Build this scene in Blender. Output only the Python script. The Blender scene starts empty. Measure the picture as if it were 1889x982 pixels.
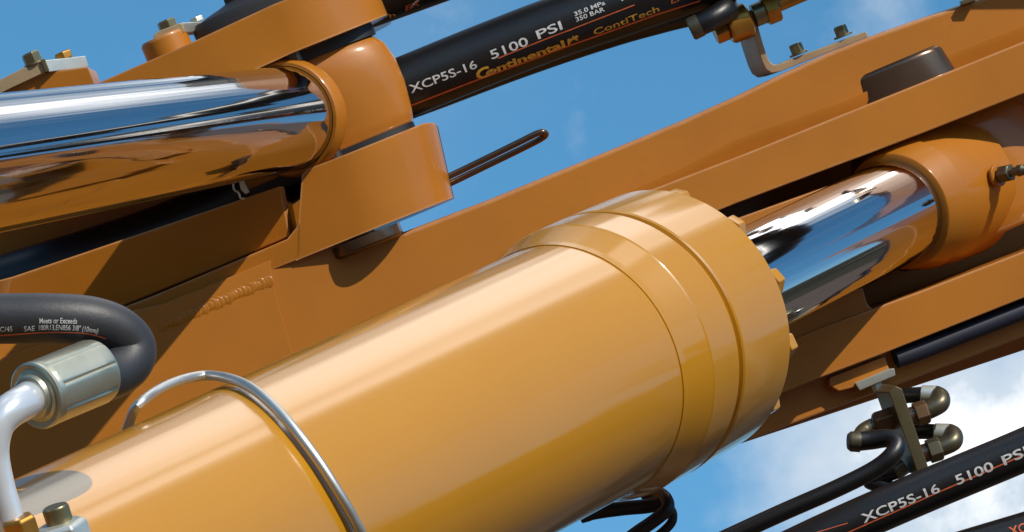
import bpy, bmesh, math, random
from mathutils import Vector, Matrix
random.seed(7)
scene = bpy.context.scene
COL = scene.collection

# ------------------------------------------------------------------ camera
# Model units: 1 unit = 0.41 mm.  x right, y up, w towards the lens; the lens sits at w = F.
S, F, CX, CY = 0.00041, 9000.0, 944.5, 491.0
PITCH = math.radians(20)
cam_d = bpy.data.cameras.new('camera'); cam = bpy.data.objects.new('camera', cam_d); COL.objects.link(cam)
cam.location = (0, 0, 1.6); cam.rotation_euler = (math.pi/2 + PITCH, 0, 0)
cam_d.sensor_width = 36; cam_d.lens = 36*F/1889; cam_d.clip_end = 2000; cam_d.clip_start = 0.05
scene.camera = cam
M2W = Matrix.Translation(cam.location) @ cam.rotation_euler.to_matrix().to_4x4() @ Matrix.Scale(S, 4) @ Matrix.Translation((0, 0, -F))
ROT = cam.rotation_euler.to_matrix()
scene.view_settings.view_transform = 'Standard'; scene.view_settings.look = 'None'
scene.view_settings.exposure = 0.0; scene.view_settings.gamma = 1
try: scene.view_settings.use_curve_mapping = False
except Exception: pass

# ------------------------------------------------------------------ sun and sky
L_m = Vector((0.44, 0.79, 0.42)).normalized()
L_w = (ROT @ L_m).normalized()
sun_d = bpy.data.lights.new('sun', 'SUN'); sun_d.energy = 4.2; sun_d.angle = math.radians(0.5); sun_d.color = (1, 0.92, 0.80)
sun = bpy.data.objects.new('sun', sun_d); COL.objects.link(sun); sun.location = (0, 0, 20)
sun.rotation_euler = L_w.to_track_quat('Z', 'Y').to_euler()

world = bpy.data.worlds.new('World'); scene.world = world; world.use_nodes = True
nt = world.node_tree; nt.nodes.clear()
def N(t, kind, **kw):
    n = t.nodes.new(kind)
    for k, v in kw.items(): setattr(n, k, v)
    return n
def wire(t, a, b): t.links.new(a, b)
sky = N(nt, 'ShaderNodeTexSky', sky_type='NISHITA', sun_disc=False)
sky.sun_elevation = math.asin(L_w.z); sky.sun_rotation = math.atan2(L_w.x, L_w.y)
sky.air_density = 1.0; sky.dust_density = 0.3; sky.ozone_density = 2.5; sky.altitude = 300
hs = N(nt, 'ShaderNodeHueSaturation'); hs.inputs['Saturation'].default_value = 1.34; hs.inputs['Value'].default_value = 1.06; hs.inputs['Hue'].default_value = 0.487
wire(nt, sky.outputs[0], hs.inputs['Color'])
tc = N(nt, 'ShaderNodeTexCoord')
def px_dir(x, y): return (ROT @ Vector((x-CX, CY-y, -F))).normalized()
# cloud banks, in and out of view: (direction, angular radius in degrees)
banks = [(px_dir(1840, 830), 5.8), ((ROT @ Vector((.14, .70, -.70))).normalized(), 31), (px_dir(1640, 10), 2.4)]  # second bank is unseen, added to whiten the barrel's highlight
rb = random.Random(4)
for _ in range(9):
    a, e = rb.uniform(0, 2*math.pi), math.radians(rb.uniform(28, 85))
    banks.append((Vector((math.cos(a)*math.cos(e), math.sin(a)*math.cos(e), math.sin(e))), rb.uniform(12, 26)))
acc = None
nz0 = N(nt, 'ShaderNodeTexNoise'); nz0.inputs['Scale'].default_value = 22; nz0.inputs['Detail'].default_value = 7; nz0.inputs['Roughness'].default_value = 0.55
wire(nt, tc.outputs['Generated'], nz0.inputs['Vector'])
for c, r in banks:
    dp = N(nt, 'ShaderNodeVectorMath', operation='DOT_PRODUCT'); dp.inputs[1].default_value = c
    wire(nt, tc.outputs['Generated'], dp.inputs[0])
    ac = N(nt, 'ShaderNodeMath', operation='ARCCOSINE'); wire(nt, dp.outputs['Value'], ac.inputs[0])
    mr = N(nt, 'ShaderNodeMapRange'); mr.inputs[1].default_value = math.radians(r); mr.inputs[2].default_value = 0
    mr.inputs[3].default_value = -0.42; mr.inputs[4].default_value = 0.63 if acc is None else {31: 1.25, 2.4: .3}.get(r, .8)
    wire(nt, ac.outputs[0], mr.inputs[0])
    if acc is None: acc = mr.outputs[0]
    else:
        mx = N(nt, 'ShaderNodeMath', operation='MAXIMUM'); wire(nt, acc, mx.inputs[0]); wire(nt, mr.outputs[0], mx.inputs[1]); acc = mx.outputs[0]
ad = N(nt, 'ShaderNodeMath', operation='ADD'); wire(nt, acc, ad.inputs[0]); wire(nt, nz0.outputs['Fac'], ad.inputs[1])
cm = N(nt, 'ShaderNodeMapRange', interpolation_type='SMOOTHSTEP'); cm.inputs[1].default_value = 0.46; cm.inputs[2].default_value = 1.02
wire(nt, ad.outputs[0], cm.inputs[0])
wisp = N(nt, 'ShaderNodeTexNoise'); wisp.inputs['Scale'].default_value = 14; wisp.inputs['Detail'].default_value = 6
wire(nt, tc.outputs['Generated'], wisp.inputs['Vector'])
wm = N(nt, 'ShaderNodeMapRange'); wm.inputs[1].default_value = 0.52; wm.inputs[2].default_value = 0.9; wm.inputs[3].default_value = 0.05; wm.inputs[4].default_value = 0.16
wire(nt, wisp.outputs['Fac'], wm.inputs[0])
mxa = N(nt, 'ShaderNodeMath', operation='MAXIMUM'); wire(nt, cm.outputs[0], mxa.inputs[0]); wire(nt, wm.outputs[0], mxa.inputs[1])
mix = N(nt, 'ShaderNodeMix', data_type='RGBA')
wire(nt, mxa.outputs[0], mix.inputs['Factor']); wire(nt, hs.outputs[0], mix.inputs['A'])
SKY_STR = 0.13
# dense cloud made overbright to strengthen the barrel's reflected highlight
cb = N(nt, 'ShaderNodeMix', data_type='RGBA')
cb.inputs['A'].default_value = (0.72/SKY_STR, 0.80/SKY_STR, 0.88/SKY_STR, 1); cb.inputs['B'].default_value = (2.4/SKY_STR, 2.32/SKY_STR, 2.25/SKY_STR, 1)
cbr = N(nt, 'ShaderNodeMapRange'); cbr.inputs[1].default_value = .9; cbr.inputs[2].default_value = 1.25
wire(nt, ad.outputs[0], cbr.inputs[0]); wire(nt, cbr.outputs[0], cb.inputs['Factor']); wire(nt, cb.outputs['Result'], mix.inputs['B'])
bg = N(nt, 'ShaderNodeBackground'); bg.inputs['Strength'].default_value = SKY_STR
wo = N(nt, 'ShaderNodeOutputWorld'); wire(nt, mix.outputs['Result'], bg.inputs['Color']); wire(nt, bg.outputs[0], wo.inputs['Surface'])

# ------------------------------------------------------------------ materials
def mat(name, base, rough=0.5, spec=0.5, coat_ior=1.5, metal=0.0, coat=0.0, coat_rough=0.1, var=0.0, vscale=6, bump=0.0, bscale=80, ior=1.5, dirt=None, rough_var=0.0):
    m = bpy.data.materials.new(name); m.use_nodes = True
    t = m.node_tree; b = t.nodes['Principled BSDF']
    b.inputs['Base Color'].default_value = (*base, 1); b.inputs['Roughness'].default_value = rough
    b.inputs['Metallic'].default_value = metal; b.inputs['IOR'].default_value = ior
    b.inputs['Coat Weight'].default_value = coat; b.inputs['Specular IOR Level'].default_value = spec; b.inputs['Coat IOR'].default_value = coat_ior; b.inputs['Coat Roughness'].default_value = coat_rough
    co = N(t, 'ShaderNodeTexCoord')
    if var > 0:
        n = N(t, 'ShaderNodeTexNoise'); n.inputs['Scale'].default_value = vscale; n.inputs['Detail'].default_value = 8
        wire(t, co.outputs['Object'], n.inputs['Vector'])
        h = N(t, 'ShaderNodeHueSaturation'); h.inputs['Color'].default_value = (*base, 1)
        r = N(t, 'ShaderNodeMapRange'); r.inputs[1].default_value = .25; r.inputs[2].default_value = .75; r.inputs[3].default_value = 1-var; r.inputs[4].default_value = 1+var
        wire(t, n.outputs['Fac'], r.inputs[0]); wire(t, r.outputs[0], h.inputs['Value'])
        out = h.outputs[0]
        if dirt:
            n2 = N(t, 'ShaderNodeTexNoise'); n2.inputs['Scale'].default_value = 45; n2.inputs['Detail'].default_value = 10; n2.inputs['Roughness'].default_value = .7
            wire(t, co.outputs['Object'], n2.inputs['Vector'])
            r2 = N(t, 'ShaderNodeMapRange'); r2.inputs[1].default_value = .58; r2.inputs[2].default_value = .8; r2.inputs[4].default_value = .35
            wire(t, n2.outputs['Fac'], r2.inputs[0])
            mm = N(t, 'ShaderNodeMix', data_type='RGBA'); mm.inputs['B'].default_value = (*dirt, 1)
            wire(t, r2.outputs[0], mm.inputs['Factor']); wire(t, out, mm.inputs['A']); out = mm.outputs['Result']
        wire(t, out, b.inputs['Base Color'])
    if rough_var > 0:
        n3 = N(t, 'ShaderNodeTexNoise'); n3.inputs['Scale'].default_value = 18; n3.inputs['Detail'].default_value = 6
        wire(t, co.outputs['Object'], n3.inputs['Vector'])
        r3 = N(t, 'ShaderNodeMapRange'); r3.inputs[3].default_value = max(.02, rough-rough_var); r3.inputs[4].default_value = rough+rough_var
        wire(t, n3.outputs['Fac'], r3.inputs[0]); wire(t, r3.outputs[0], b.inputs['Roughness'])
    if bump > 0:
        nb = N(t, 'ShaderNodeTexNoise'); nb.inputs['Scale'].default_value = bscale; nb.inputs['Detail'].default_value = 3
        wire(t, co.outputs['Object'], nb.inputs['Vector'])
        bp = N(t, 'ShaderNodeBump'); bp.inputs['Strength'].default_value = bump; bp.inputs['Distance'].default_value = .001
        wire(t, nb.outputs['Fac'], bp.inputs['Height']); wire(t, bp.outputs[0], b.inputs['Normal'])
    return m
M = {}
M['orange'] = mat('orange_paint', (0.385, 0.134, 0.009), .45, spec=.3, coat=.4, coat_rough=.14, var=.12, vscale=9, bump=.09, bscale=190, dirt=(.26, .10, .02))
def lit_edges(m, col, radius, amount):
    # lighter colour along plate edges imitates sunlit chamfers
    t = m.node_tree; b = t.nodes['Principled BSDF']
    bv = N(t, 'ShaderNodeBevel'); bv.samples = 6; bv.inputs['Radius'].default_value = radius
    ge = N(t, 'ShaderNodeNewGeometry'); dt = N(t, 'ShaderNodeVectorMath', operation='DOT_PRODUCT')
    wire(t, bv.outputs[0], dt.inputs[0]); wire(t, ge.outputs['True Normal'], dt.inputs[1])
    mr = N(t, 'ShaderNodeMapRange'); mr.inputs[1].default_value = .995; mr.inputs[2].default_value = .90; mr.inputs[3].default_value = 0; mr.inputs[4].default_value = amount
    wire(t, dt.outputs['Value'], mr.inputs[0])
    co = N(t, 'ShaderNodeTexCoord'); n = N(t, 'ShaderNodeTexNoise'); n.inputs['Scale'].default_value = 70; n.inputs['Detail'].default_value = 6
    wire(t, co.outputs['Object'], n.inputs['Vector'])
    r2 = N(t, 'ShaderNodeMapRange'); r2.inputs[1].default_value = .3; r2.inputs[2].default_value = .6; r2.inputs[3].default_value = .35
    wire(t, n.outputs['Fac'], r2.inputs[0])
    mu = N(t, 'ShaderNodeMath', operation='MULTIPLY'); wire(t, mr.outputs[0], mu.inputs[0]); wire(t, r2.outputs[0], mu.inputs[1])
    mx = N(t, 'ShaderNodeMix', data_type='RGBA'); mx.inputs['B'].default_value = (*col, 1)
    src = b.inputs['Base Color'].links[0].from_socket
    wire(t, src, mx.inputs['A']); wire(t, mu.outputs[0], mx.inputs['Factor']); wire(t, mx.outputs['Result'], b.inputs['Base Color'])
M['orange_plain'] = M['orange'].copy(); M['orange_plain'].name = 'orange_paint_plain'
lit_edges(M['orange'], (.60, .34, .18), .0032, .62)
M['amber'] = mat('amber_gloss_paint', (0.46, 0.202, 0.002), .4, coat=1.0, coat_rough=.13, coat_ior=1.6, var=.03, vscale=7, bump=.05, bscale=120, ior=1.4)
def lengthwise(m, dist, sc=17, sock='Coat Normal', us=.18):
    # faint drawn lines along a turned or drawn tube (UV u = length, v = round)
    t = m.node_tree; b = t.nodes['Principled BSDF']
    uv = N(t, 'ShaderNodeUVMap'); mp = N(t, 'ShaderNodeMapping'); mp.inputs['Scale'].default_value = (us, sc, 1); wire(t, uv.outputs[0], mp.inputs['Vector'])
    n = N(t, 'ShaderNodeTexNoise'); n.inputs['Scale'].default_value = 1; n.inputs['Detail'].default_value = 1.5; wire(t, mp.outputs[0], n.inputs['Vector'])
    bp = N(t, 'ShaderNodeBump'); bp.inputs['Strength'].default_value = 1; bp.inputs['Distance'].default_value = dist
    wire(t, n.outputs['Fac'], bp.inputs['Height']); wire(t, bp.outputs[0], b.inputs[sock])
lengthwise(M['amber'], .0045)
M['rubber'] = mat('black_rubber', (0.006, 0.006, 0.007), .40, var=.3, vscale=30, bump=.12, bscale=420, rough_var=.08)
M['greyrubber'] = mat('dull_rubber', (0.026, 0.027, 0.031), .5, var=.2, vscale=30, bump=.15, bscale=420)
M['zinc'] = mat('zinc_plate', (0.62, 0.64, 0.58), .42, metal=.75, var=.12, vscale=60, bump=.05, bscale=300)
M['olive'] = mat('yellow_passivated_steel', (0.24, 0.21, 0.12), .38, metal=.85, var=.15, vscale=60, bump=.04, bscale=300)
M['brass'] = mat('amber_passivated_steel', (0.45, 0.22, 0.04), .36, metal=.8, var=.15, vscale=60)
M['darknut'] = mat('dark_brown_nut', (0.15, 0.085, 0.04), .42, metal=.7, var=.15, vscale=60)  # darker, browner base than the amber steel
M['darkolive'] = mat('dark_olive_steel', (0.13, 0.115, 0.075), .4, metal=.75, var=.15, vscale=60)  # darker base than the yellow passivated steel
M['tan'] = mat('tan_primer_steel', (0.42, 0.30, 0.17), .5, metal=.3, var=.12, vscale=50)
M['darksteel'] = mat('dark_bronze_steel', (0.13, 0.085, 0.058), .22, metal=.75, var=.15, vscale=30, rough_var=.06)
M['white'] = mat('silver_white_tube', (0.62, 0.66, 0.70), .28, metal=.35, coat=.6, var=.04, vscale=20)
M['ferrule'] = mat('clear_passivated_ferrule', (0.50, 0.50, 0.40), .36, metal=.85, var=.12, vscale=60)
M['steel'] = mat('satin_steel', (0.60, 0.59, 0.55), .46, metal=1, var=.08, vscale=50)
M['print_white'] = mat('print_white', (0.56, 0.56, 0.56), .6, var=.25, vscale=260)
M['print_gold'] = mat('print_gold', (0.78, 0.42, 0.05), .55, var=.2, vscale=260)
M['print_red'] = mat('print_red', (0.62, 0.12, 0.04), .55, var=.25, vscale=200)
M['sleeve'] = mat('navy_sleeve', (0.010, 0.013, 0.028), .6, var=.4, vscale=25)
M['cable'] = mat('cable_black', (0.006, 0.006, 0.008), .5)
M['added_hills'] = mat('added_hills_dark', (0.05, 0.042, 0.024), .95, var=.5, vscale=.05)
M['ground'] = mat('dry_dirt', (0.08, 0.045, 0.022), .95, var=.25, vscale=.4)

def chrome(name, col):
    m = bpy.data.materials.new(name); m.use_nodes = True
    t = m.node_tree; b = t.nodes['Principled BSDF']
    b.inputs['Metallic'].default_value = 1; b.inputs['Base Color'].default_value = (*col, 1); b.inputs['Roughness'].default_value = .07
    uv = N(t, 'ShaderNodeUVMap'); mp = N(t, 'ShaderNodeMapping'); mp.inputs['Scale'].default_value = (90, 5, 1); mp.inputs['Rotation'].default_value = (0, 0, .18)
    wire(t, uv.outputs[0], mp.inputs['Vector'])
    n = N(t, 'ShaderNodeTexNoise'); n.inputs['Scale'].default_value = 3; n.inputs['Detail'].default_value = 6; wire(t, mp.outputs[0], n.inputs['Vector'])
    r = N(t, 'ShaderNodeMapRange'); r.inputs[1].default_value = .35; r.inputs[2].default_value = .75; r.inputs[3].default_value = .03; r.inputs[4].default_value = .09
    wire(t, n.outputs['Fac'], r.inputs[0]); wire(t, r.outputs[0], b.inputs['Roughness'])
    bp = N(t, 'ShaderNodeBump'); bp.inputs['Strength'].default_value = .012; bp.inputs['Distance'].default_value = .0003
    wire(t, n.outputs['Fac'], bp.inputs['Height']); wire(t, bp.outputs[0], b.inputs['Normal'])
    return m
M['chrome'] = chrome('chromed_rod', (0.62, 0.63, 0.655))
lengthwise(M['chrome'], .0005, 32, 'Normal', .08)

# ------------------------------------------------------------------ helpers
def U(x, y, w):                       # photo pixel at depth w -> model point
    k = (F-w)/F
    return Vector(((x-CX)*k, (CY-y)*k, w))
def PX(v):
    k = F/(F-v.z)
    return Vector((CX+v.x*k, CY-v.y*k))
Z = Vector((0, 0, 1))
P_ = Vector((0.39, -0.921, 0)).normalized()   # pin axis, down the picture
E_ = Vector((0.921, 0.39, 0)).normalized()
def W(v): return M2W @ v
def thing(name, label, cat, base, group=None):
    o = bpy.data.objects.new(name, None); COL.objects.link(o)
    o.location = W(base); o.empty_display_size = .02; o['label'] = label; o['category'] = cat
    if group: o['group'] = group
    return o
def base_of(parent):
    v = Vector((0, 0, 0))
    while parent: v = v + parent.location; parent = parent.parent
    return v
def link(name, bm, m, parent=None, smooth=True, label=None, origin=None, angle=38):
    """bm in model coordinates -> one mesh object in the world"""
    bmesh.ops.recalc_face_normals(bm, faces=bm.faces[:])
    off = base_of(parent) if parent else (W(origin) if origin is not None else Vector((0, 0, 0)))
    for v in bm.verts: v.co = W(v.co) - off
    me = bpy.data.meshes.new(name); bm.to_mesh(me); bm.free()
    if smooth:
        for p in me.polygons: p.use_smooth = True
        me.set_sharp_from_angle(angle=math.radians(angle))
    me.materials.append(M[m] if isinstance(m, str) else m)
    o = bpy.data.objects.new(name, me); COL.objects.link(o)
    if smooth:
        wn = o.modifiers.new('weighted_normals', 'WEIGHTED_NORMAL'); wn.keep_sharp = True; wn.weight = 90
    if parent: o.parent = parent
    else: o.location = off
    if label: o['label'] = label
    return o
def tag(o, label, cat, group=None):
    o['label'] = label; o['category'] = cat
    if group: o['group'] = group
    return o
def bevel(bm, width, seg=2, ang=35):
    es = [e for e in bm.edges if len(e.link_faces) == 2 and e.calc_face_angle(0) > math.radians(ang)]
    if es: bmesh.ops.bevel(bm, geom=es, offset=width, segments=seg, profile=.5, affect='EDGES', clamp_overlap=True)
def prism(front, back=None, vec=None, bw=0, seg=2, bm=None):
    """front: model points of a polygon; back: matching points, or front + vec"""
    nb = bmesh.new()
    fv = [nb.verts.new(p) for p in front]; bv = [nb.verts.new(p) for p in (back or [q+vec for q in front])]
    n = len(fv); nb.faces.new(fv); nb.faces.new(bv[::-1])
    for i in range(n): nb.faces.new((fv[i], fv[(i+1) % n], bv[(i+1) % n], bv[i]))
    bmesh.ops.recalc_face_normals(nb, faces=nb.faces[:])
    if bw: bevel(nb, bw, seg)
    return merge(bm, nb)
def merge(bm, nb):
    if bm is None: return nb
    tmp = bpy.data.meshes.new('tmp'); nb.to_mesh(tmp); nb.free(); bm.from_mesh(tmp); bpy.data.meshes.remove(tmp)
    return bm
def loft(cols, depth, bw=0, seg=3, bm=None):
    """cols: (top, bottom) model points of the front skin, left to right; depth: back vector"""
    nb = bmesh.new()
    T = [nb.verts.new(c[0]) for c in cols]; B = [nb.verts.new(c[1]) for c in cols]
    bt = [nb.verts.new(Vector((c[0].x, c[0].y, depth))) for c in cols]; bb = [nb.verts.new(Vector((c[1].x, c[1].y, depth))) for c in cols]
    n = len(cols)
    for i in range(n-1):
        nb.faces.new((T[i], T[i+1], B[i+1], B[i])); nb.faces.new((bt[i], bb[i], bb[i+1], bt[i+1]))
        nb.faces.new((T[i], bt[i], bt[i+1], T[i+1])); nb.faces.new((B[i], B[i+1], bb[i+1], bb[i]))
    nb.faces.new((T[0], B[0], bb[0], bt[0])); nb.faces.new((T[-1], bt[-1], bb[-1], B[-1]))
    bmesh.ops.recalc_face_normals(nb, faces=nb.faces[:])
    if bw: bevel(nb, bw, seg, 50)
    return merge(bm, nb)
def frame_of(d, ref=None):
    d = d.normalized(); ref = ref or (Z if abs(d.z) < .95 else Vector((0, 1, 0)))
    u = (ref - d*ref.dot(d)).normalized()
    return d, u, d.cross(u)
def lathe(o, d, prof, n=64, bm=None, ref=None, uv=True):
    """prof: (t, r) along d from o"""
    nb = bmesh.new(); d, u, v = frame_of(d, ref)
    uvl = nb.loops.layers.uv.new('UVMap')
    rings = []
    for t, r in prof:
        if r <= 0: rings.append([nb.verts.new(o+d*t)])
        else: rings.append([nb.verts.new(o+d*t+(u*math.cos(2*math.pi*k/n)+v*math.sin(2*math.pi*k/n))*r) for k in range(n)])
    L = prof[-1][0]-prof[0][0] or 1
    for i in range(len(rings)-1):
        a, b = rings[i], rings[i+1]
        for k in range(n):
            k2 = (k+1) % n
            if len(a) == 1 and len(b) == 1: continue
            if len(a) == 1: f = nb.faces.new((a[0], b[k2], b[k]))
            elif len(b) == 1: f = nb.faces.new((a[k], a[k2], b[0]))
            else:
                f = nb.faces.new((a[k], a[k2], b[k2], b[k]))
                for lp, (uu, vv) in zip(f.loops, ((prof[i][0], k), (prof[i][0], k+1), (prof[i+1][0], k+1), (prof[i+1][0], k))):
                    lp[uvl].uv = (uu/1000, vv/n)
    return merge(bm, nb)
def catmull(pts, per=10, rad=None):
    out, rr = [], []
    n = len(pts)
    for i in range(n-1):
        p0, p1, p2, p3 = pts[max(i-1, 0)], pts[i], pts[i+1], pts[min(i+2, n-1)]
        for k in range(per):
            t = k/per
            out.append(.5*((2*p1)+(p2-p0)*t+(2*p0-5*p1+4*p2-p3)*t*t+(3*p1-p0-3*p2+p3)*t**3))
            if rad: rr.append(rad[i]+(rad[i+1]-rad[i])*t)
    out.append(pts[-1])
    if rad: rr.append(rad[-1])
    return out, rr
def squash(bm, o, k):
    for v in bm.verts: v.co.z = o.z+(v.co.z-o.z)*k
    return bm
class Tube:
    def __init__(s, pts, r, per=12, n=28, smooth=True):
        rad = r if isinstance(r, list) else [r]*len(pts)
        s.c, s.r = catmull(pts, per, rad) if smooth else (pts, rad)
        s.n = n; m = len(s.c)
        s.t = [(s.c[min(i+1, m-1)]-s.c[max(i-1, 0)]).normalized() for i in range(m)]
        s.s = [0]
        for i in range(1, m): s.s.append(s.s[-1]+(s.c[i]-s.c[i-1]).length)
    def bm(s, bm=None, cap=True):
        nb = bmesh.new(); uvl = nb.loops.layers.uv.new('UVMap')
        t, u, v = frame_of(s.t[0]); rings = []
        for c, tt, r in zip(s.c, s.t, s.r):
            q = t.rotation_difference(tt); u = q @ u; t = tt; u = (u-t*u.dot(t)).normalized(); v = t.cross(u)
            rings.append([nb.verts.new(c+(u*math.cos(2*math.pi*k/s.n)+v*math.sin(2*math.pi*k/s.n))*r) for k in range(s.n)])
        for a, b in zip(rings, rings[1:]):
            for k in range(s.n): nb.faces.new((a[k], a[(k+1) % s.n], b[(k+1) % s.n], b[k]))
        if cap: nb.faces.new(rings[0][::-1]); nb.faces.new(rings[-1])
        return merge(bm, nb)
    def at(s, sv):
        sv = min(max(sv, 0), s.s[-1]-1e-6)
        i = 0
        lo, hi = 0, len(s.s)-1
        while hi-lo > 1:
            m = (lo+hi)//2
            if s.s[m] <= sv: lo = m
            else: hi = m
        f = (sv-s.s[lo])/(s.s[hi]-s.s[lo])
        c = s.c[lo].lerp(s.c[hi], f); t = s.t[lo].lerp(s.t[hi], f).normalized(); r = s.r[lo]+(s.r[hi]-s.r[lo])*f
        eye = (Vector((0, 0, F))-c).normalized()
        u = (eye-t*eye.dot(t)).normalized(); v = u.cross(t)
        if v.y < 0: v = -v
        return c, t, u, v, r
    def locate(s, x, y):                # picture point -> (arc length, angle on the tube)
        best = None; q = Vector((x, y))
        for i in range(len(s.c)-1):
            a, b = PX(s.c[i]), PX(s.c[i+1]); ab = b-a
            if ab.length < 1e-6: continue
            f = min(max((q-a).dot(ab)/ab.length_squared, 0), 1)
            dd = (q-(a+ab*f)).length
            if best is None or dd < best[0]: best = (dd, s.s[i]+(s.s[i+1]-s.s[i])*f)
        sv = best[1]; c, t, u, v, r = s.at(sv)
        pv = PX(c+v*r)-PX(c)
        k = (q-PX(c)).dot(pv)/pv.length_squared
        return sv, math.asin(max(-.98, min(.98, k)))
    def surf(s, sv, al, lift):
        c, t, u, v, r = s.at(sv)
        return c+(u*math.cos(al)+v*math.sin(al))*(r+lift)
def text_mesh(body, bold=0.0):
    cu = bpy.data.curves.new('lettering', 'FONT'); cu.body = body; cu.size = 1; cu.offset = bold; cu.resolution_u = 3
    o = bpy.data.objects.new('lettering', cu); COL.objects.link(o)
    bpy.context.view_layer.update()
    me = bpy.data.meshes.new_from_object(o.evaluated_get(bpy.context.evaluated_depsgraph_get()))
    bpy.data.objects.remove(o); bpy.data.curves.remove(cu)
    b = bmesh.new(); b.from_mesh(me); bpy.data.meshes.remove(me)
    return b
def print_on(tube, body, p0, p1, h, m, parent, bold=0.0, lift=.7, slant=0.0):
    b = text_mesh(body, bold)
    xs = [v.co.x for v in b.verts]; x0, x1 = min(xs), max(xs)
    for k in range(1, 6):
        bmesh.ops.bisect_plane(b, geom=b.verts[:]+b.edges[:]+b.faces[:], plane_co=(0, k*.16-.1, 0), plane_no=(0, 1, 0))
    s0, a0 = tube.locate(*p0); s1, a1 = tube.locate(*p1)
    r = tube.at(s0)[4]
    for v in b.verts:
        f = (v.co.x+slant*v.co.y-x0)/(x1-x0)
        v.co = tube.surf(s0+(s1-s0)*f, a0+(a1-a0)*f+v.co.y*h/.72/r, lift)
    return link('printing', b, m, parent, smooth=False)
def stripe_on(tube, pts, wd, m, parent, lift=.5, n=24):
    b = bmesh.new(); L = [tube.locate(*p) for p in pts]; prev = None
    for i in range(len(L)-1):
        for k in range(n+1):
            if i and not k: continue
            f = k/n; sv = L[i][0]+(L[i+1][0]-L[i][0])*f; al = L[i][1]+(L[i+1][1]-L[i][1])*f; r = tube.at(sv)[4]
            cur = (b.verts.new(tube.surf(sv, al-wd/2/r, lift)), b.verts.new(tube.surf(sv, al+wd/2/r, lift)))
            if prev: b.faces.new((prev[0], cur[0], cur[1], prev[1]))
            prev = cur
    return link('stripe', b, m, parent, smooth=False)
def hexa(o, d, r, h, bm=None, ref=None, bw=None, n=6, phase=0.0):
    d, u, v = frame_of(d, ref); nb = bmesh.new()
    def ring(t, rr): return [nb.verts.new(o+d*t+(u*math.cos(2*math.pi*k/n+phase)+v*math.sin(2*math.pi*k/n+phase))*rr) for k in range(n)]
    R = [ring(0, r), ring(h*.86, r), ring(h, r*.86)]
    nb.faces.new(R[0][::-1]); nb.faces.new(R[2])
    for a, b in zip(R, R[1:]):
        for k in range(n): nb.faces.new((a[k], a[(k+1) % n], b[(k+1) % n], b[k]))
    bmesh.ops.recalc_face_normals(nb, faces=nb.faces[:])
    bevel(nb, bw or r*.05, 1, 20)
    return merge(bm, nb)
def bolt(parent, o, d, r, h, m='olive', washer=0.0, ref=None, phase=0.0, name='bolt'):
    b = bmesh.new()
    if washer: lathe(o, d, [(0, 0), (0, washer), (h*.18, washer), (h*.22, washer*.94), (h*.22, 0)], 28, b)
    hexa(o+d*(h*.2 if washer else 0), d, r, h, b, ref, phase=phase)
    return link(name, b, m, parent, angle=25)

# ------------------------------------------------------------------ ground far below
gb = bmesh.new()
bmesh.ops.create_grid(gb, x_segments=8, y_segments=8, size=600)
me = bpy.data.meshes.new('ground'); gb.to_mesh(me); gb.free(); me.materials.append(M['ground'])
g = bpy.data.objects.new('ground', me); COL.objects.link(g); g['kind'] = 'structure'
hb_ = bmesh.new(); hr = random.Random(3); nh = 120  # unseen ridge added to darken low reflections in paint and chrome
lo = [hb_.verts.new((520*math.cos(2*math.pi*k/nh), 520*math.sin(2*math.pi*k/nh), -2)) for k in range(nh)]
mid = [hb_.verts.new((570*math.cos(2*math.pi*k/nh), 570*math.sin(2*math.pi*k/nh), 58+9*math.sin(k*.31)+6*math.sin(k*.83+1)+hr.uniform(0, 7))) for k in range(nh)]
hi_ = [hb_.verts.new((760*math.cos(2*math.pi*k/nh), 760*math.sin(2*math.pi*k/nh), 104+14*math.sin(k*.21)+8*math.sin(k*.67))) for k in range(nh)]
for A, B in ((lo, mid), (mid, hi_)):
    for k in range(nh): hb_.faces.new((A[k], A[(k+1) % nh], B[(k+1) % nh], B[k]))
me = bpy.data.meshes.new('added_hills'); hb_.to_mesh(me); hb_.free(); me.materials.append(M['added_hills'])
g = bpy.data.objects.new('added_hills', me); COL.objects.link(g); g['kind'] = 'structure'

# ------------------------------------------------------------------ the boom
THETA = math.radians(12)
P0 = -795.0                                   # depth of the left hinge pin
NB = (E_*math.sin(THETA)+Z*math.cos(THETA)).normalized()
def on_plane(x, y, off=0.0):         # picture point on the boom's front plane (off = proud of it)
    o = U(680, 470, P0+40)+NB*off
    ray = (U(x, y, -1000)-Vector((0, 0, F)))
    t = (o-Vector((0, 0, F))).dot(NB)/ray.dot(NB)
    return Vector((0, 0, F))+ray*t
def poly(pts, off=0.0): return [on_plane(x, y, off) for x, y in pts]

boom = thing('excavator_boom', 'large orange painted steel boom running diagonally behind both hydraulic cylinders', 'boom', on_plane(900, 600))
top_edge = [(-300, 690), (300, 560), (500, 482), (690, 424), (748, 427), (900, 369), (1130, 275), (1256, 223), (1360, 176), (1445, 135), (1528, 97), (1610, 65), (1686, 38), (1798, 0), (1889, -30), (2150, -112), (3300, -440)]
fold_up = [(2150, -50), (1889, 51), (1767, 99), (1564, 188), (1360, 260), (1256, 316), (1130, 368)]
b = prism(poly(top_edge+[(3300, -400), (2150, -30)]+[(1889, 72), (1767, 118), (1564, 204), (1360, 284), (1190, 360), (1150, 420), (900, 720), (-300, 1100), (-900, 1290), (-900, 880)]), vec=NB*-420, bw=9, seg=2)
link('upper_web', b, 'orange', boom)
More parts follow.
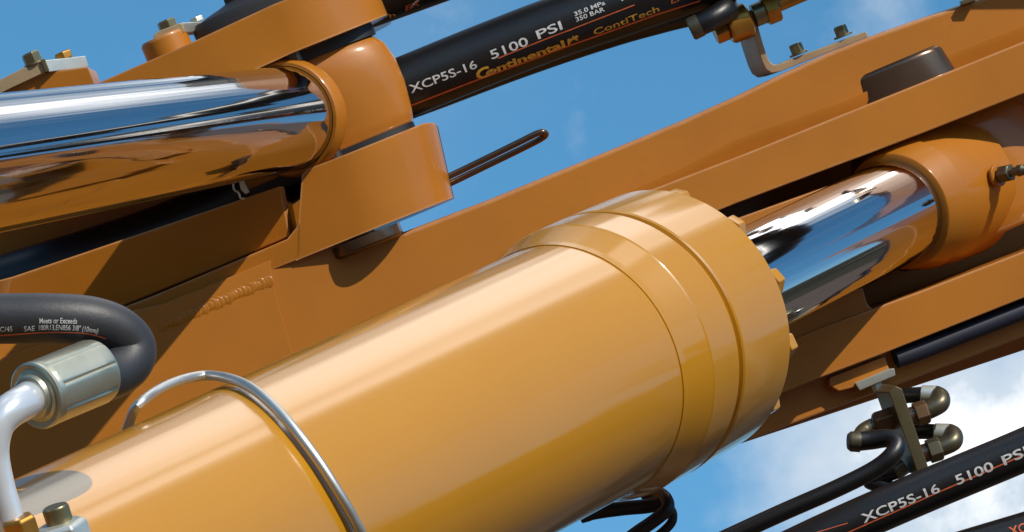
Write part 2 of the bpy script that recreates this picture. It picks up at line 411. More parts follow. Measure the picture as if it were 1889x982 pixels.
# strip folded slightly inwards above the upper lug
f0 = [(2150, -52), (1889, 47), (1767, 95), (1564, 184), (1360, 256), (1256, 311), (1130, 365)]
b = bmesh.new()
va = [b.verts.new(on_plane(x, y, 5)) for x, y in f0]
vb = [b.verts.new(on_plane(x, y+16, 4)) for x, y in f0]
vc = [b.verts.new(on_plane(x, y+52, -9)) for x, y in f0]
vd = [b.verts.new(on_plane(x, y+52, -60)) for x, y in f0]; ve = [b.verts.new(on_plane(x, y-2, -60)) for x, y in f0]
ring = [va, vb, vc, vd, ve]
for A, B in zip(ring, ring[1:]+ring[:1]):
    for i in range(len(f0)-1): b.faces.new((A[i], A[i+1], B[i+1], B[i]))
b.faces.new([r_[0] for r_ in ring]); b.faces.new([r_[-1] for r_ in ring][::-1])
link('fold_strip', b, 'orange_plain', boom, angle=60)
# middle web left of the opening between the lugs, and lower web
b = prism(poly([(1000, 540), (1300, 424), (1530, 342), (1541, 352), (1560, 420), (1600, 560), (1640, 600), (1500, 660), (1300, 760), (1000, 900)], 32), vec=NB*-400, bw=4)
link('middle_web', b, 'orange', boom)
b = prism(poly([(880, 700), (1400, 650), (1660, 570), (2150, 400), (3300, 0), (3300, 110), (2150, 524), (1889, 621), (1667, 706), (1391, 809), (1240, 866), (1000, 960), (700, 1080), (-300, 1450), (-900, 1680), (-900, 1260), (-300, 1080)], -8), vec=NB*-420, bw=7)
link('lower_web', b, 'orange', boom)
b = prism(poly([(1180, 330), (2150, -60), (3300, -480), (3300, 140), (2150, 560), (1180, 880)], -430), vec=NB*-40)
link('back_web', b, 'orange', boom)
# lugs either side of the rod eye
b = prism(poly([(1120, 386), (1190, 354), (1380, 281), (1889, 76), (2100, -8), (2700, -240), (2700, -150), (2100, 92), (1889, 173), (1700, 247), (1360, 375), (1120, 473)], 50), vec=NB*-330, bw=5)
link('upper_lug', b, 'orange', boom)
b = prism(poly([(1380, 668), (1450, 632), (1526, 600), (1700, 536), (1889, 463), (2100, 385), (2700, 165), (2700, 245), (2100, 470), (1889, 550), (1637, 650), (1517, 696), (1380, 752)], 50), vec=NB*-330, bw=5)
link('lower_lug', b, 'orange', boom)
b = prism(poly([(1530, 696), (1632, 657), (1642, 683), (1636, 694), (1580, 714), (1548, 722), (1530, 712)], 22), vec=NB*-90, bw=4)
link('bracket_pad', b, 'orange', boom)
# overlay plate at the lower left with its seam
b = prism(poly([(-300, 760), (280, 570), (500, 480), (500, 512), (536, 640), (560, 720), (300, 860), (-300, 1120)], 7), vec=NB*-30, bw=1.5)
link('cover_plate', b, 'orange_plain', boom)
b = bmesh.new()
for k in range(30):
    f = k/29; c = on_plane(292+(492-292)*f, 606+(520-606)*f+random.uniform(-2, 2), 6)
    m_ = Matrix.Translation(c) @ Matrix.Rotation(math.radians(24), 4, 'Z') @ Matrix.Diagonal((13+random.uniform(-2, 3), 12+random.uniform(-1.5, 2), 1.7+random.uniform(-.3, .4), 1))
    bmesh.ops.create_uvsphere(b, u_segments=14, v_segments=8, radius=1, matrix=m_)
link('weld_bead', b, 'orange_plain', boom, angle=80)

# left hinge: ears around the pin
FE = P0+80                                    # depth of the ears' flat front
AX_px = Vector((0.93, -0.372))
def ear_cols(T0, B0, left, R=190, dz=175, n=22, step=1.0):
    cols = [(U(*t, FE), U(*q, FE)) for t, q in left]
    for k in range(n+1):
        ph = math.radians(112)*k/n
        e = R*math.sin(ph); w = FE-dz+dz*math.cos(ph)
        t = Vector(T0)+AX_px*e; q = Vector(B0)+AX_px*e*.985
        if ph > 1.1: t += Vector((.35, .93))*min(12, 26*(ph-1.1))
        cols.append((U(t.x, t.y, w), U(q.x, q.y, w)))
    return cols
b = loft(ear_cols((625, 290), (662, 434), [((557, 322), (546, 482)), ((566, 312.5), (554, 478))]), P0-270, bw=5, seg=3)
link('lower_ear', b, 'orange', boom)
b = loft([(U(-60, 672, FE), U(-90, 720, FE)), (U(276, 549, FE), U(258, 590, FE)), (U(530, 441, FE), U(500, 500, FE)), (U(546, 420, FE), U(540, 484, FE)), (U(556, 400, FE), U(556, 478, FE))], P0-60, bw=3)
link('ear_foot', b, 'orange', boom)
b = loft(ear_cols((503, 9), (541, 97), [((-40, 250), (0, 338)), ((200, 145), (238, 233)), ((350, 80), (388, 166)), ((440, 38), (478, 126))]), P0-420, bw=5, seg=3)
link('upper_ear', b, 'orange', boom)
f1 = FE-18
b = loft([(U(-80, 500, f1-90), U(-110, 640, f1-90)), (U(-20, 522, f1-20), U(-52, 655, f1-40)), (U(22, 511, f1+9), U(-10, 650, f1-9)), (U(150, 468, f1+9), U(140, 600, f1-9)), (U(400, 383, f1+9), U(400, 494, f1-9)), (U(514, 344, f1+9), U(534, 437, f1-9)), (U(523, 343, f1+4), U(541, 433, f1-22))], P0-200, bw=4)
link('side_plate', b, 'orange', boom)
b = prism([U(x, y, P0-330) for x, y in [(-160, 380), (640, 200), (640, 330), (400, 372), (250, 428), (-160, 525)]], vec=Z*-40, bw=3)
link('inner_web', b, 'orange', boom)
b = prism([U(x, y, P0-520) for x, y in [(-200, 300), (650, 110), (690, 300), (560, 520), (-200, 760)]], vec=Z*-30)
link('rear_plate', b, 'orange', boom)

# hinge pin of the left joint with its two heads
AXP = U(680, 455, P0+25)
pin = thing('hinge_pin', 'dark steel hinge pin showing below the lower ear of the left joint', 'pin', AXP)
P_up = (U(680, 455, P0)-U(503, 20, P0)).normalized()
b = squash(lathe(AXP, -P_up, [(-4, 0), (-4, 66), (0, 73), (4, 75), (22, 75), (24, 24), (470, 24)], 56), AXP, 1.0)
link('shaft', b, 'darksteel', pin)
b = squash(lathe(U(503, 32, P0), -P_, [(-30, 60), (-30, 160), (30, 160), (44, 150), (56, 92), (60, 78), (150, 74), (154, 0)], 72), U(503, 32, P0), .36)
link('top_cap', b, 'greyrubber', pin, label='wide black cap on top of the upper ear')

# ------------------------------------------------------------------ main cylinder
DC = Vector((0.59*0.91, 0.59*0.415, -0.807)).normalized()
OC = U(1090, 671, 0)
cyl = thing('hydraulic_cylinder', 'big glossy amber hydraulic cylinder with flanged head, in the foreground', 'hydraulic cylinder', OC)
b = lathe(OC, DC, [(-2600, 244), (-1800, 244), (-1000, 244), (-400, 244), (-72, 244)], 160)
link('barrel', b, 'amber', cyl)
b = lathe(OC, DC, [(-80, 240), (-79, 246), (-66, 248), (-64, 248.5), (-4, 262), (0, 264.5), (88, 264.5), (92, 262), (95, 255), (105, 255), (108, 262), (112, 264.5), (282, 262), (290, 255), (290, 110), (286, 100)], 160)
link('gland_head', b, 'amber', cyl, angle=30)
d_, u_, v_ = frame_of(DC)
upv = Vector((-0.415, 0.91, 0)); upv = (upv-DC*upv.dot(DC)).normalized(); sd = DC.cross(upv)
if sd.x < 0: sd = -sd
for k in range(12):
    ps = math.radians(31+30*k)
    c = OC+DC*290+(upv*math.cos(ps)+sd*math.sin(ps))*236
    bolt(cyl, c, DC, 27, 27, 'amber', ref=upv, phase=k*.35, name='head_bolt')
b = lathe(OC, DC, [(270, 107), (700, 107), (1190, 107), (1196, 104)], 128)
link('piston_rod', b, 'chrome', cyl)
eye_c = OC+DC*1445
b = lathe(OC, DC, [(1188, 100), (1188, 109), (1190, 119), (1193, 122), (1250, 139), (1256, 136), (1300, 146), (1420, 156)], 96)
link('rod_collar', b, 'orange_plain', cyl)
b = lathe(eye_c, P_, [(-132, 60), (-132, 165), (-122, 182), (-90, 195), (0, 202), (90, 195), (122, 182), (132, 165), (132, 60)], 96)
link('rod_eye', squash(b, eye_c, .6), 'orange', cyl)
b = bmesh.new()
nip = U(1848, 322, -985); nd = Vector((.55, .12, .6)).normalized()
lathe(nip-nd*14, nd, [(0, 24), (6, 24), (8, 22), (8, 0)], 32, b)
link('nipple_boss', b, 'orange_plain', cyl)
b = bmesh.new(); hexa(nip, nd, 19, 26, b); lathe(nip, nd, [(26, 9), (44, 9), (46, 12), (60, 11), (66, 5), (66, 0)], 20, b)
link('grease_nipple', b, 'darkolive', cyl, angle=25)

# pin cap on the upper lug above the rod eye
capc = on_plane(1660, 165, -24)
pin2 = thing('hinge_pin', 'round dark brown pin cap sitting on the upper lug at the right', 'pin', capc)
b = squash(lathe(capc-P_*52, P_, [(-4, 0), (-4, 98), (0, 107), (2, 110), (8, 113), (60, 121), (100, 122)], 72), capc, .46)
link('pin_cap', b, 'darksteel', pin2)
bolt(pin2, capc-E_*119-P_*2+Z*34, -P_, 9, 12, 'darksteel')

# wire ring wound over the barrel
def on_barrel(x, y, extra):
    r = 244+extra; o = Vector((0, 0, F)); q = (U(x, y, 0)-o).normalized()
    m = q-DC*q.dot(DC); n = (o-OC)-DC*(o-OC).dot(DC)
    A, B, C = m.dot(m), 2*m.dot(n), n.dot(n)-r*r; disc = B*B-4*A*C
    t = (-B-math.sqrt(max(disc, 0)))/(2*A)
    return o+q*t
wpts = [(252, 751), (285, 724), (330, 703), (380, 693), (428, 700), (470, 720), (515, 760), (553, 805), (590, 855), (622, 905), (650, 952), (676, 1005), (700, 1070)]
wp = [on_barrel(x, y, 8 if i < 2 else 14) for i, (x, y) in enumerate(wpts)]
first = wp[0]; wp = [U(226, 815, first.z-330), U(241, 773, first.z-130)]+wp
b = Tube(wp, 8.5, per=8, n=18).bm()
o = link('wire_band', b, 'steel', origin=wp[6]); tag(o, 'bright steel wire band arching over the amber barrel', 'wire band')

# ------------------------------------------------------------------ upper left cylinder rod
ax_eye = U(563, 179, P0-45)
end2 = U(530, 219, P0+50)
D2 = (end2-U(0, 300, 330)).normalized()
cyl2 = thing('hydraulic_cylinder', 'mirror chromed cylinder rod with orange rod eye at upper left', 'hydraulic cylinder', end2)
k2 = (F-P0-50)/F
LR = 1150
b = lathe(end2, -D2, [(-6, 96*k2), (0, 97*k2), (300, 101.2*k2), (600, 105.5*k2), (900, 109.7*k2), (LR, 113.2*k2), (1700, 121*k2)], 144)
link('piston_rod', b, 'chrome', cyl2)
b = lathe(end2, D2, [(-10, 98*k2), (-10, 104*k2), (-5, 108*k2), (16, 110*k2), (20, 106*k2), (40, 104*k2), (42, 100*k2)], 96)
link('rod_collar', b, 'orange_plain', cyl2)
kp = (F-P0+45)/F
b = lathe(ax_eye, P_, [(t*kp, r*kp) for t, r in [(-58, 60), (-58, 150), (-53, 160), (-36, 173), (-3, 181), (41, 181), (96, 173), (114, 168), (121, 160), (121, 60)]], 96)
link('rod_eye', squash(b, ax_eye, .45), 'orange', cyl2)
for t0, t1 in ((-78, -56), (119, 138)):  # black discs added to stand for shade in the gaps round the eye
    b = lathe(ax_eye, P_, [(t0*kp, 40), (t0*kp, 166*kp), (t1*kp, 166*kp), (t1*kp, 40)], 64)
    link('gap_shade_disc', squash(b, ax_eye, .45), 'cable', cyl2)

# ------------------------------------------------------------------ clamp plates top left
def box_px(pts, w, depth, bw=2):
    return prism([U(x, y, w) for x, y in pts], vec=Vector((0, 0, -depth)), bw=bw)
cl = thing('lock_plate', 'tan and grey lock plate with two bolts at the far left edge', 'lock plate', U(90, 130, -700), 'bolted lock plates at the upper left')
b = box_px([(-60, 210), (20, 164), (80, 135), (157, 124), (163, 125), (176, 158), (176, 230), (-60, 260)], -704, 180); link('boss', b, 'orange', cl)
b = box_px([(-60, 178), (0, 147), (50, 122), (75, 112), (84, 133), (20, 163), (-60, 204)], -690, 40); link('tan_bar', b, 'tan', cl)
b = prism([U(84, 111, -688), U(158, 103, -760), U(164, 124, -760), U(90, 133, -688)], vec=Vector((-10, -4, -60)), bw=2); link('strap', b, 'zinc', cl)
b = box_px([(74, 112), (82, 108), (91, 130), (84, 134)], -684, 40, 1.5); link('bar_end', b, 'olive', cl)
bolt(cl, U(64, 120, -706), -P_, 19, 22, 'olive', washer=22, phase=.3)
bolt(cl, U(120, 110, -745), -P_, 19, 16, 'brass', washer=0, phase=.1)
cl = thing('lock_plate', 'grey lock plate with two bolts on a round boss beside the black cap', 'lock plate', U(320, 90, -800), 'bolted lock plates at the upper left')
b = lathe(U(313, 98, -775), -P_, [(-30, 49), (30, 49), (36, 45), (36, 0)], 48); link('boss', b, 'orange', cl)
b = box_px([(282, 66), (291, 58), (330, 43), (336, 44), (341, 58), (339, 61), (294, 82), (288, 78)], -748, 40, 2); link('tan_block', b, 'tan', cl)
b = prism([U(334, 42, -760), U(395, 39, -840), U(400, 43, -840), U(384, 57, -840), U(345, 61, -760)], vec=Vector((-10, -4, -50)), bw=2); link('strap', b, 'zinc', cl)
bolt(cl, U(311, 52, -770), -P_, 20, 17, 'olive', phase=.25)
bolt(cl, U(365, 41, -820), -P_, 15, 11, 'zinc', phase=.0)

# ------------------------------------------------------------------ hoses at the top
HW = -960.0
kh = (F-HW)/F
def hose(name, label, pts, r, group=None, m='rubber', per=12, cat='hose', n=36):
    t = Tube(pts, r, per=per, n=n)
    o = thing(name, label, cat, pts[len(pts)//2], group); link('jacket', t.bm(), m, o, angle=60)
    return o, t
GT = 'black hydraulic hoses at the top'
main, tm = hose('hydraulic_hose', 'thick black hose printed with gold and white lettering above the blue gap', [U(-500, 680, HW-85), U(-250, 606, HW-85), U(0, 530, HW-85), U(300, 434, HW-85), U(480, 350, HW-65), U(600, 256, HW-30), U(690, 186, HW), U(748, 161, HW), U(880, 107, HW), (U(1020, 53, HW)), U(1160, 6, HW), U(1290, -38, HW), U(1420, -80, HW), U(2000, -265, HW), U(2900, -560, HW)], 57*kh, GT)  # left run carried through the gap to stand for its black shade
print_on(tm, 'XCP5S-16', (759, 172), (881, 125), 17.5, 'print_white', main, .012, slant=0)
print_on(tm, '5100', (907, 110), (975, 83), 18.5, 'print_white', main, .012)
print_on(tm, 'PSI', (992, 73), (1037, 54), 18, 'print_white', main, .012)
print_on(tm, '35.0 MPa', (1059, 31), (1115, 9), 9, 'print_white', main, .012)
print_on(tm, '350 BAR', (1062, 41), (1114, 21), 9, 'print_white', main, .012)
print_on(tm, 'M', (1145, 3), (1158, -2), 11, 'print_white', main, .012)
print_on(tm, 'C', (881, 148), (906, 137), 23, 'print_gold', main, .035)
print_on(tm, 'ontinental', (897, 140), (1042, 86), 17, 'print_gold', main, .035)
print_on(tm, 'ContiTech', (1095, 65), (1215, 21), 14, 'print_gold', main, .012)
print_on(tm, 'EX', (1236, 8), (1262, -2), 16, 'print_red', main, .01, slant=.2)
stripe_on(tm, [(700, 217), (760, 194), (879, 148), (980, 111), (1091, 70), (1202, 30), (1290, 2)], 4.2, 'print_red', main)
stripe_on(tm, [(918, 108), (1050, 56), (1168, 10)], 2.2, 'print_red', main)
# rearing horse emblem after the gold word
hs_ = [(0, 0), (3, 1), (5, 6), (9, 9), (7, 12), (12, 10), (15, 6), (19, 4), (17, 9), (19, 12), (21, 15), (18, 18), (14, 16), (12, 20), (10, 15), (6, 15), (3, 17), (1, 13), (4, 12), (3, 7)]
s0, a0 = tm.locate(1047, 84); b = bmesh.new()
r_ = tm.at(s0)[4]
fv = [b.verts.new(tm.surf(s0+x*1.25, a0+y*.95/r_, .7)) for x, y in hs_]
b.faces.new(fv); bmesh.ops.triangulate(b, faces=b.faces[:])
link('emblem', b, 'print_gold', main, smooth=False)
HW2 = -1010.0; k2h = (F-HW2)/F
loop, tl = hose('hydraulic_hose', 'black hose under the lettered hose, doubling back in a tight bend', [U(700, 212, HW2), U(800, 176, HW2), U(960, 116, HW2), U(1120, 62, HW2), U(1230, 33, HW2), U(1300, 17, HW2), U(1332, 10, HW2+20), U(1338, 18, HW2+70), U(1316, 34, HW2+95), U(1284, 50, HW2+95)], [28*k2h]*4+[26*k2h]*2+[24*k2h, 23*k2h, 21*k2h, 20*k2h], GT, n=28)
b = lathe(U(1292, 46, HW2+95), Vector((-.85, -.42, -.05)), [(0, 20), (0, 24), (20, 24), (24, 21), (24, 0)], 40)
link('ferrule', b, 'darkolive', loop)
h3, t3 = hose('hydraulic_hose', 'black hose with red stripe cut off by the top left edge', [U(560, 35, HW), U(700, -14, HW), U(850, -68, HW), U(1000, -122, HW), U(1700, -370, HW), U(2600, -690, HW)], 58*kh, GT)
print_on(t3, 'h', (719, 33), (730, 29), 15, 'print_gold', h3, .012)
print_on(t3, 'EX', (748, 20), (775, 9), 15, 'print_red', h3, .012, slant=.2)
stripe_on(t3, [(690, 51), (720, 40), (850, -8)], 4, 'print_red', h3)
b = bmesh.new()
s0, a0 = t3.locate(756, 16); r_ = t3.at(s0)[4]
pts_ = [(0, 0, 0.5), (8, 9, 2.2), (16, 14, 2.4), (26, 17, .5)]
pv = None
for x, y, wd in pts_:
    cur = (b.verts.new(t3.surf(s0+x, a0+(y-wd)/r_, 1)), b.verts.new(t3.surf(s0+x, a0+(y+wd)/r_, 1)))
    if pv: b.faces.new((pv[0], cur[0], cur[1], pv[1]))
    pv = cur
link('swoosh', b, 'print_white', h3, smooth=False)

# hook rod
hk = Tube([U(800, 339, -900), U(836, 322, -900), U(900, 291, -892), U(955, 264, -885), U(992, 246, -880), U(1005, 245, -884), U(1003, 253, -896), U(970, 271, -910), U(900, 305, -930), U(836, 336, -940), U(805, 350, -945)], [6.5]*11, per=8, n=16)
o = link('hook_rod', hk.bm(), 'darksteel', origin=U(900, 295, -890)); tag(o, 'slim dark metal loop with rounded end sticking out beyond the lower ear', 'hook')

# spring clip under the chrome rod
b = bmesh.new()
prism([U(441, 337, -640), U(448, 332, -640), U(455, 348, -640), U(458, 354, -640), U(452, 358, -640), U(444, 350, -640)], vec=Vector((3, 0, -12)), bw=1, bm=b)
Tube([U(430, 340, -640), U(432, 350, -640), U(440, 356, -640), U(444, 366, -640), U(452, 366, -640)], 2.2, per=5, n=10).bm(b)
o = link('spring_clip', b, 'zinc', origin=U(444, 348, -640)); tag(o, 'tiny bright clip in the dark gap under the chromed rod', 'clip')

# ------------------------------------------------------------------ bracket on top of the boom at the right
br = thing('mounting_bracket', 'tan angle bracket bolted with two hex bolts on the boom top', 'bracket', on_plane(1440, 130, -20))
wb = on_plane(1440, 130).z-60
sec = [(1602, 66), (1545, 88), (1480, 114), (1440, 130), (1424, 133), (1413, 126), (1406, 112), (1396, 82), (1384, 42), (1378, 20)]
inn = [(1597, 62-4), (1540, 78+2), (1476, 103), (1440, 118), (1429, 120), (1422, 116), (1416, 106), (1407, 78), (1396, 38), (1391, 16)]
b = bmesh.new()
fo = [U(x, y+2, wb) for x, y in sec]+[U(x, y, wb) for x, y in inn][::-1]
bk = [q+Vector((-24, -6, -100)) for q in fo]
prism(fo, back=bk, bw=2, bm=b)
link('angle_strap', b, 'tan', br)
b = prism([U(x, y, wb-40) for x, y in [(1354, 40), (1384, 30), (1394, 66), (1380, 72), (1367, 76)]], vec=Vector((0, 0, -14)), bw=1.5)
link('tab', b, 'zinc', br)
for x, y in ((1474, 104), (1556, 71)): bolt(br, U(x, y-3, wb-14), Vector((-.37, .93, 0)).normalized(), 14, 20, 'olive', washer=20, phase=.4)
ft = thing('hose_fitting', 'amber hexagon fittings joining the hose through the top bracket', 'fitting', U(1390, 30, wb))
fd = Vector((.92, .38, -.1)).normalized()
b = hexa(U(1318, 62, wb+25), fd, 25, 30, None, phase=.3); link('hex_nut', b, 'brass', ft, angle=25)
b = lathe(U(1342, 52, wb+22), fd, [(0, 0), (0, 32), (6, 36), (46, 36), (50, 30), (52, 0)], 32); link('body', b, 'brass', ft)
b = lathe(U(1390, 30, wb+12), fd, [(0, 0), (0, 24), (24, 24), (24, 0)], 32); link('sleeve', b, 'olive', ft)
b = hexa(U(1410, 22, wb+8), fd, 33, 30, None, phase=.15); link('hex_nut', b, 'brass', ft, angle=25)
b = lathe(U(1436, 8, wb+5), fd, [(0, 0), (0, 16), (70, 15), (70, 0)], 32); link('stub_pipe', b, 'brass', ft)
b = prism([U(x, y, wb) for x, y in [(1772, 2), (1800, -8), (1802, 0), (1776, 9)]], vec=Vector((0, 0, -40)), bw=1)
o = link('boom_tab', b, 'olive', origin=U(1786, 0, wb)); tag(o, 'small olive metal tab on the boom edge near the top right corner', 'tab')

# ------------------------------------------------------------------ hose and crimp at the left
HL = 1560.0; kl = (F-HL)/F
DCR = Vector((.62, .265, -.74)).normalized()
cr0 = U(68, 730, HL+60)
lh, tlh = hose('hydraulic_hose', 'black hose curling round into a crimped metal ferrule at the left edge', [U(-900, 640, HL-60), U(-400, 604, HL-60), U(-160, 594, HL-60), U(-60, 589, HL-60), U(20, 588, HL-60), U(100, 588, HL-64), U(165, 594, HL-76), U(212, 610, HL-92), U(240, 638, HL-104), U(236, 668, HL-92), U(206, 692, HL-60), U(160, 706, HL-10)], [47*kl]*6+[48*kl]*3+[47*kl, 45*kl, 43*kl], m='greyrubber', n=40)
print_on(tlh, 'Meets or Exceeds', (74, 597), (135, 597), 8.5, 'print_white', lh, .01)
print_on(tlh, 'SAE', (47, 611), (66, 610), 8.5, 'print_white', lh, .01)
print_on(tlh, '100R13,EN856 3/8" (10mm)', (73, 609), (169, 613), 8.5, 'print_white', lh, .01)
print_on(tlh, '4C/45', (-2, 612), (26, 611), 8.5, 'print_white', lh, .01)
print_on(tlh, 'Meet', (-26, 602), (3, 600), 8.5, 'print_white', lh, .01)
stripe_on(tlh, [(-100, 622), (0, 619), (70, 614), (110, 613), (150, 614), (183, 621)], 2.2, 'print_red', lh)
fer = thing('crimp_ferrule', 'ribbed metal crimp ferrule joining black hose to silver tube', 'ferrule', cr0)
d_, u_, v_ = frame_of(DCR); nb = bmesh.new()
rings = []
nseg = 96
for t, r in [(0, 36), (0, 56), (3, 61), (14, 63), (18, 63), (118, 63), (140, 63), (146, 60), (146, 44)]:
    ring = []
    for k in range(nseg):
        a = 2*math.pi*k/nseg; rr = r
        if 16 < t < 142:
            q = (k % 12)/12.0; rr = r-1.8*abs(math.sin(q*math.pi)) if True else r
            if k % 12 == 0: rr = r-3.5
        ring.append(nb.verts.new(cr0+DCR*t*kl*1.1+(u_*math.cos(a)+v_*math.sin(a))*rr*kl))
    rings.append(ring)
for a, c in zip(rings, rings[1:]):
    for k in range(nseg): nb.faces.new((a[k], a[(k+1) % nseg], c[(k+1) % nseg], c[k]))
link('shell', nb, 'ferrule', fer, angle=30)
b = lathe(cr0, -DCR, [(-6, 52*kl), (3, 50*kl), (5, 44*kl), (14, 42*kl), (17, 36*kl), (17, 0)], 48); link('inner_collar', b, 'ferrule', fer)
b = lathe(cr0+DCR*4, -DCR, [(0, 63.6*kl), (6, 63.6*kl), (8, 60*kl), (6, 50*kl)], 64); link('end_flange', b, 'ferrule', fer)
tb = Tube([cr0+DCR*10, cr0-DCR*14, U(46, 742, HL+95), U(20, 757, HL+125), U(-2, 782, HL+140), U(-10, 815, HL+145), U(-8, 850, HL+145), U(3, 900, HL+145), U(16, 945, HL+145), U(34, 1010, HL+145)], [33*kl]*3+[32*kl, 30*kl, 28*kl, 26*kl, 25*kl, 25*kl, 25*kl], per=10, n=32)
o = link('bent_tube', tb.bm(), 'white', origin=U(0, 800, HL+145)); tag(o, 'silver white bent tube dropping from the crimp ferrule down the left edge', 'tube')
fb = thing('tube_fitting', 'steel nut and bolt head cut off by the bottom left corner', 'fitting', U(90, 990, HL+120))
td = Vector((-.28, .93, .2)).normalized()
b = hexa(U(46, 1000, HL+150), td, 34*kl, 48*kl, None, phase=.2); link('tube_nut', b, 'brass', fb, angle=25)
b = hexa(U(126, 1020, HL+110), td, 52*kl, 58*kl, None, phase=.5); link('flange_nut', b, 'zinc', fb, angle=25)
b = lathe(U(112, 968, HL+110), td, [(0, 0), (0, 25*kl), (32*kl, 25*kl), (36*kl, 22*kl), (36*kl, 0)], 32); link('bolt_head', b, 'olive', fb)

# ------------------------------------------------------------------ lower right hoses and bulkhead
GL = 'black hydraulic hoses at the lower right'
HA = -420.0; ka = (F-HA)/F
ha, ta = hose('hydraulic_hose', 'thick black hose lettered in white across the lower right corner', [U(300, 1560, HA), U(1000, 1228, HA), U(1380, 1054, HA), U(1540, 979, HA), U(1700, 909, HA), U(1889, 830, HA), U(2060, 755, HA), U(2400, 600, HA), U(3200, 240, HA)], 40*ka, GL)
print_on(ta, 'XCP5S-16', (1592, 966), (1733, 908), 18, 'print_white', ha, .014)
print_on(ta, '5100', (1764, 896), (1832, 868), 19, 'print_white', ha, .014)
print_on(ta, 'PSI', (1850, 860), (1895, 840), 19, 'print_white', ha, .014)
stripe_on(ta, [(1500, 1012), (1570, 980), (1640, 949), (1889, 839), (1990, 797)], 2.6, 'print_red', ha)
stripe_on(ta, [(1500, 985), (1562, 966)], 1.4, 'print_red', ha)
hb, tb_ = hose('hydraulic_hose', 'slim black hose bending back sharply beside the bulkhead plate', [U(200, 1530, -560), U(800, 1248, -560), U(1240, 1040, -560), U(1340, 993, -560), U(1440, 947, -560), U(1540, 903, -560), U(1610, 868, -560), U(1644, 842, -560), U(1655, 820, -575), U(1640, 809, -590), U(1608, 812, -600), U(1580, 815, -600)], [17.5]*7+[18, 18, 18, 19, 19], GL, n=28)
b = lathe(U(1584, 815, -600), Vector((-1, .02, .1)), [(-2, 17), (-2, 21), (16, 20), (22, 15), (22, 0)], 36); link('ferrule', b, 'darkolive', hb)
hc, tc_ = hose('hydraulic_hose', 'black hose showing only its upper edge in the bottom right corner', [U(600, 1390, -380), U(1600, 1070, -380), U(1760, 1020, -380), U(1900, 978, -380), U(2040, 935, -380), U(3000, 640, -380)], 36*ka, GL)
print_on(tc_, 'XC', (1862, 990), (1892, 981), 18, 'print_red', hc, .012)
hd, td_ = hose('hydraulic_hose', 'dark hose tucked along the underside of the lower lug', [on_plane(1652, 662, 14), on_plane(1700, 645, 14), on_plane(1800, 606, 14), on_plane(1889, 571, 14), on_plane(2040, 511, 14), on_plane(2800, 215, 14)], 20, GL, m='sleeve')
BW_ = -760.0
bp_ = thing('bulkhead_plate', 'narrow upright grey plate under the boom carrying the hose elbows', 'bracket', U(1660, 790, BW_))
b = prism([U(x, y, BW_) for x, y in [(1652, 712), (1664, 718), (1716, 872), (1694, 876), (1640, 724)]], back=[U(x, y, BW_-90) for x, y in [(1628, 708), (1642, 712), (1690, 866), (1668, 872), (1614, 722)]], bw=2)
link('plate', b, 'olive', bp_)
b = prism([U(x, y, on_plane(1610, 700).z+40) for x, y in [(1577, 707), (1640, 681), (1650, 680), (1652, 693), (1586, 721)]], vec=Vector((0, 0, -60)), bw=2)
link('mount_block', b, 'zinc', bp_)
bolt(bp_, U(1616, 708, on_plane(1610, 700).z+20), P_, 12, 14, 'zinc', phase=.3)
XD = Vector((.95, .3, -.1)).normalized()
GE = 'elbow fittings on the bulkhead plate'
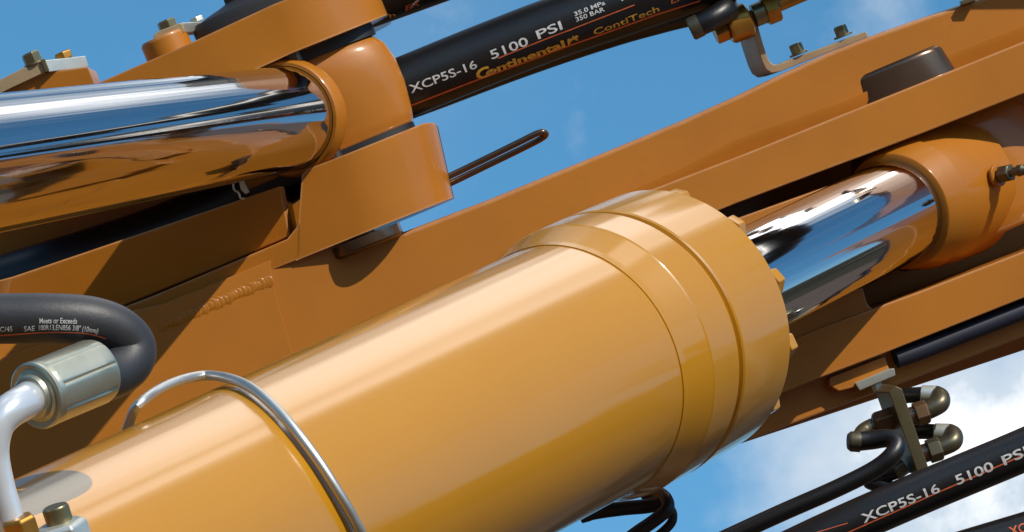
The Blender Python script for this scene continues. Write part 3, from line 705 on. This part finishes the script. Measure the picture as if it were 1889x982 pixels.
for lab, (ex, ey), (nx, ny), (hx, hy) in (
    ('olive elbow fitting on the bulkhead plate, the upper of two facing right', (1733, 736), (1702, 762), (1650, 730)),
    ('olive elbow fitting on the bulkhead plate, the lower of two facing right', (1757, 806), (1726, 830), (1680, 796))):
    el = thing('elbow_fitting', lab, 'fitting', U(nx, ny, BW_), GE)
    wq = BW_-60
    b = hexa(U(nx-14, ny+4, wq+30), XD, 25, 28, None, phase=.35); link('hex_nut', b, 'darknut' if ny < 800 else 'darkolive', el, angle=25)
    b = lathe(U(nx-38, ny+12, wq+30), XD, [(0, 0), (0, 19), (28, 19), (28, 0)], 28); link('thread', b, 'darksteel', el)
    b = Tube([U(nx+8, ny-2, wq+30), U(ex, ey+10, wq+25), U(ex+2, ey-2, wq+8), U(ex-6, ey-8, wq-24)], [17, 19, 19, 18], per=8, n=24).bm(); link('elbow', b, 'darkolive', el)
    b = lathe(U(ex-6, ey-7, wq-14), Vector((-1, .02, -.25)), [(0, 15), (0, 19), (28, 19), (30, 17), (30, 0)], 32); link('ferrule', b, 'zinc', el)
    b = Tube([U(ex-24, ey-8, wq-20), U(hx+20, hy, wq-40), U(hx-10, hy+4, wq-70)], 16, n=24).bm(); link('hose_end', b, 'rubber', el)
el = thing('elbow_fitting', 'brown hexagon nut on the left face of the bulkhead plate', 'fitting', U(1620, 790, BW_), GE)
b = hexa(U(1652, 770, BW_-50), -XD, 24, 46, None, phase=.3); link('hex_nut', b, 'darknut', el, angle=25)
b = Tube([U(1612, 786, BW_-50), U(1594, 796, BW_-45), U(1584, 812, BW_-20)], 17, per=8, n=24).bm(); link('elbow', b, 'darkolive', el)
el = thing('elbow_fitting', 'shadowed black elbow and pale nut at the foot of the bulkhead plate', 'fitting', U(1640, 880, BW_), GE)
b = hexa(U(1668, 858, BW_-50), Vector((-.8, -.55, .1)).normalized(), 20, 26, None, phase=.3); link('hex_nut', b, 'darkolive', el, angle=25)
b = Tube([U(1660, 868, BW_-50), U(1620, 882, BW_-60), U(1604, 889, BW_-70), U(1640, 900, BW_-50), U(1700, 915, BW_-40)], 15, per=8, n=24).bm(); link('elbow', b, 'rubber', el)

# ------------------------------------------------------------------ loose cables under the cylinder head
GC = 'black cables below the cylinder head'
def cable(label, pts, r):
    t = Tube(pts, r, per=10, n=20); o = link('cable', t.bm(), 'cable', origin=pts[0], angle=60); return tag(o, label, 'cable', GC)
CWD = -330
cable('black cable lying nearly level just below the cylinder head', [U(1070, 958, CWD), U(1082, 952, CWD), U(1100, 945, CWD), U(1150, 938, CWD), U(1200, 933, CWD), U(1226, 922, CWD), U(1200, 908, CWD-60)], [9, 12, 14, 14, 14, 14, 10])
cable('black cable looping down and left to the bottom edge', [U(1190, 912, CWD-50), U(1214, 910, CWD-20), U(1229, 922, CWD+20), U(1230, 940, CWD+40), U(1205, 962, CWD+40), U(1165, 990, CWD+40), U(1120, 1030, CWD+40)], 13)
cable('short outer black cable curving behind the looped one', [U(1236, 938, CWD), U(1241, 950, CWD), U(1236, 968, CWD), U(1205, 996, CWD), U(1160, 1030, CWD)], 9)
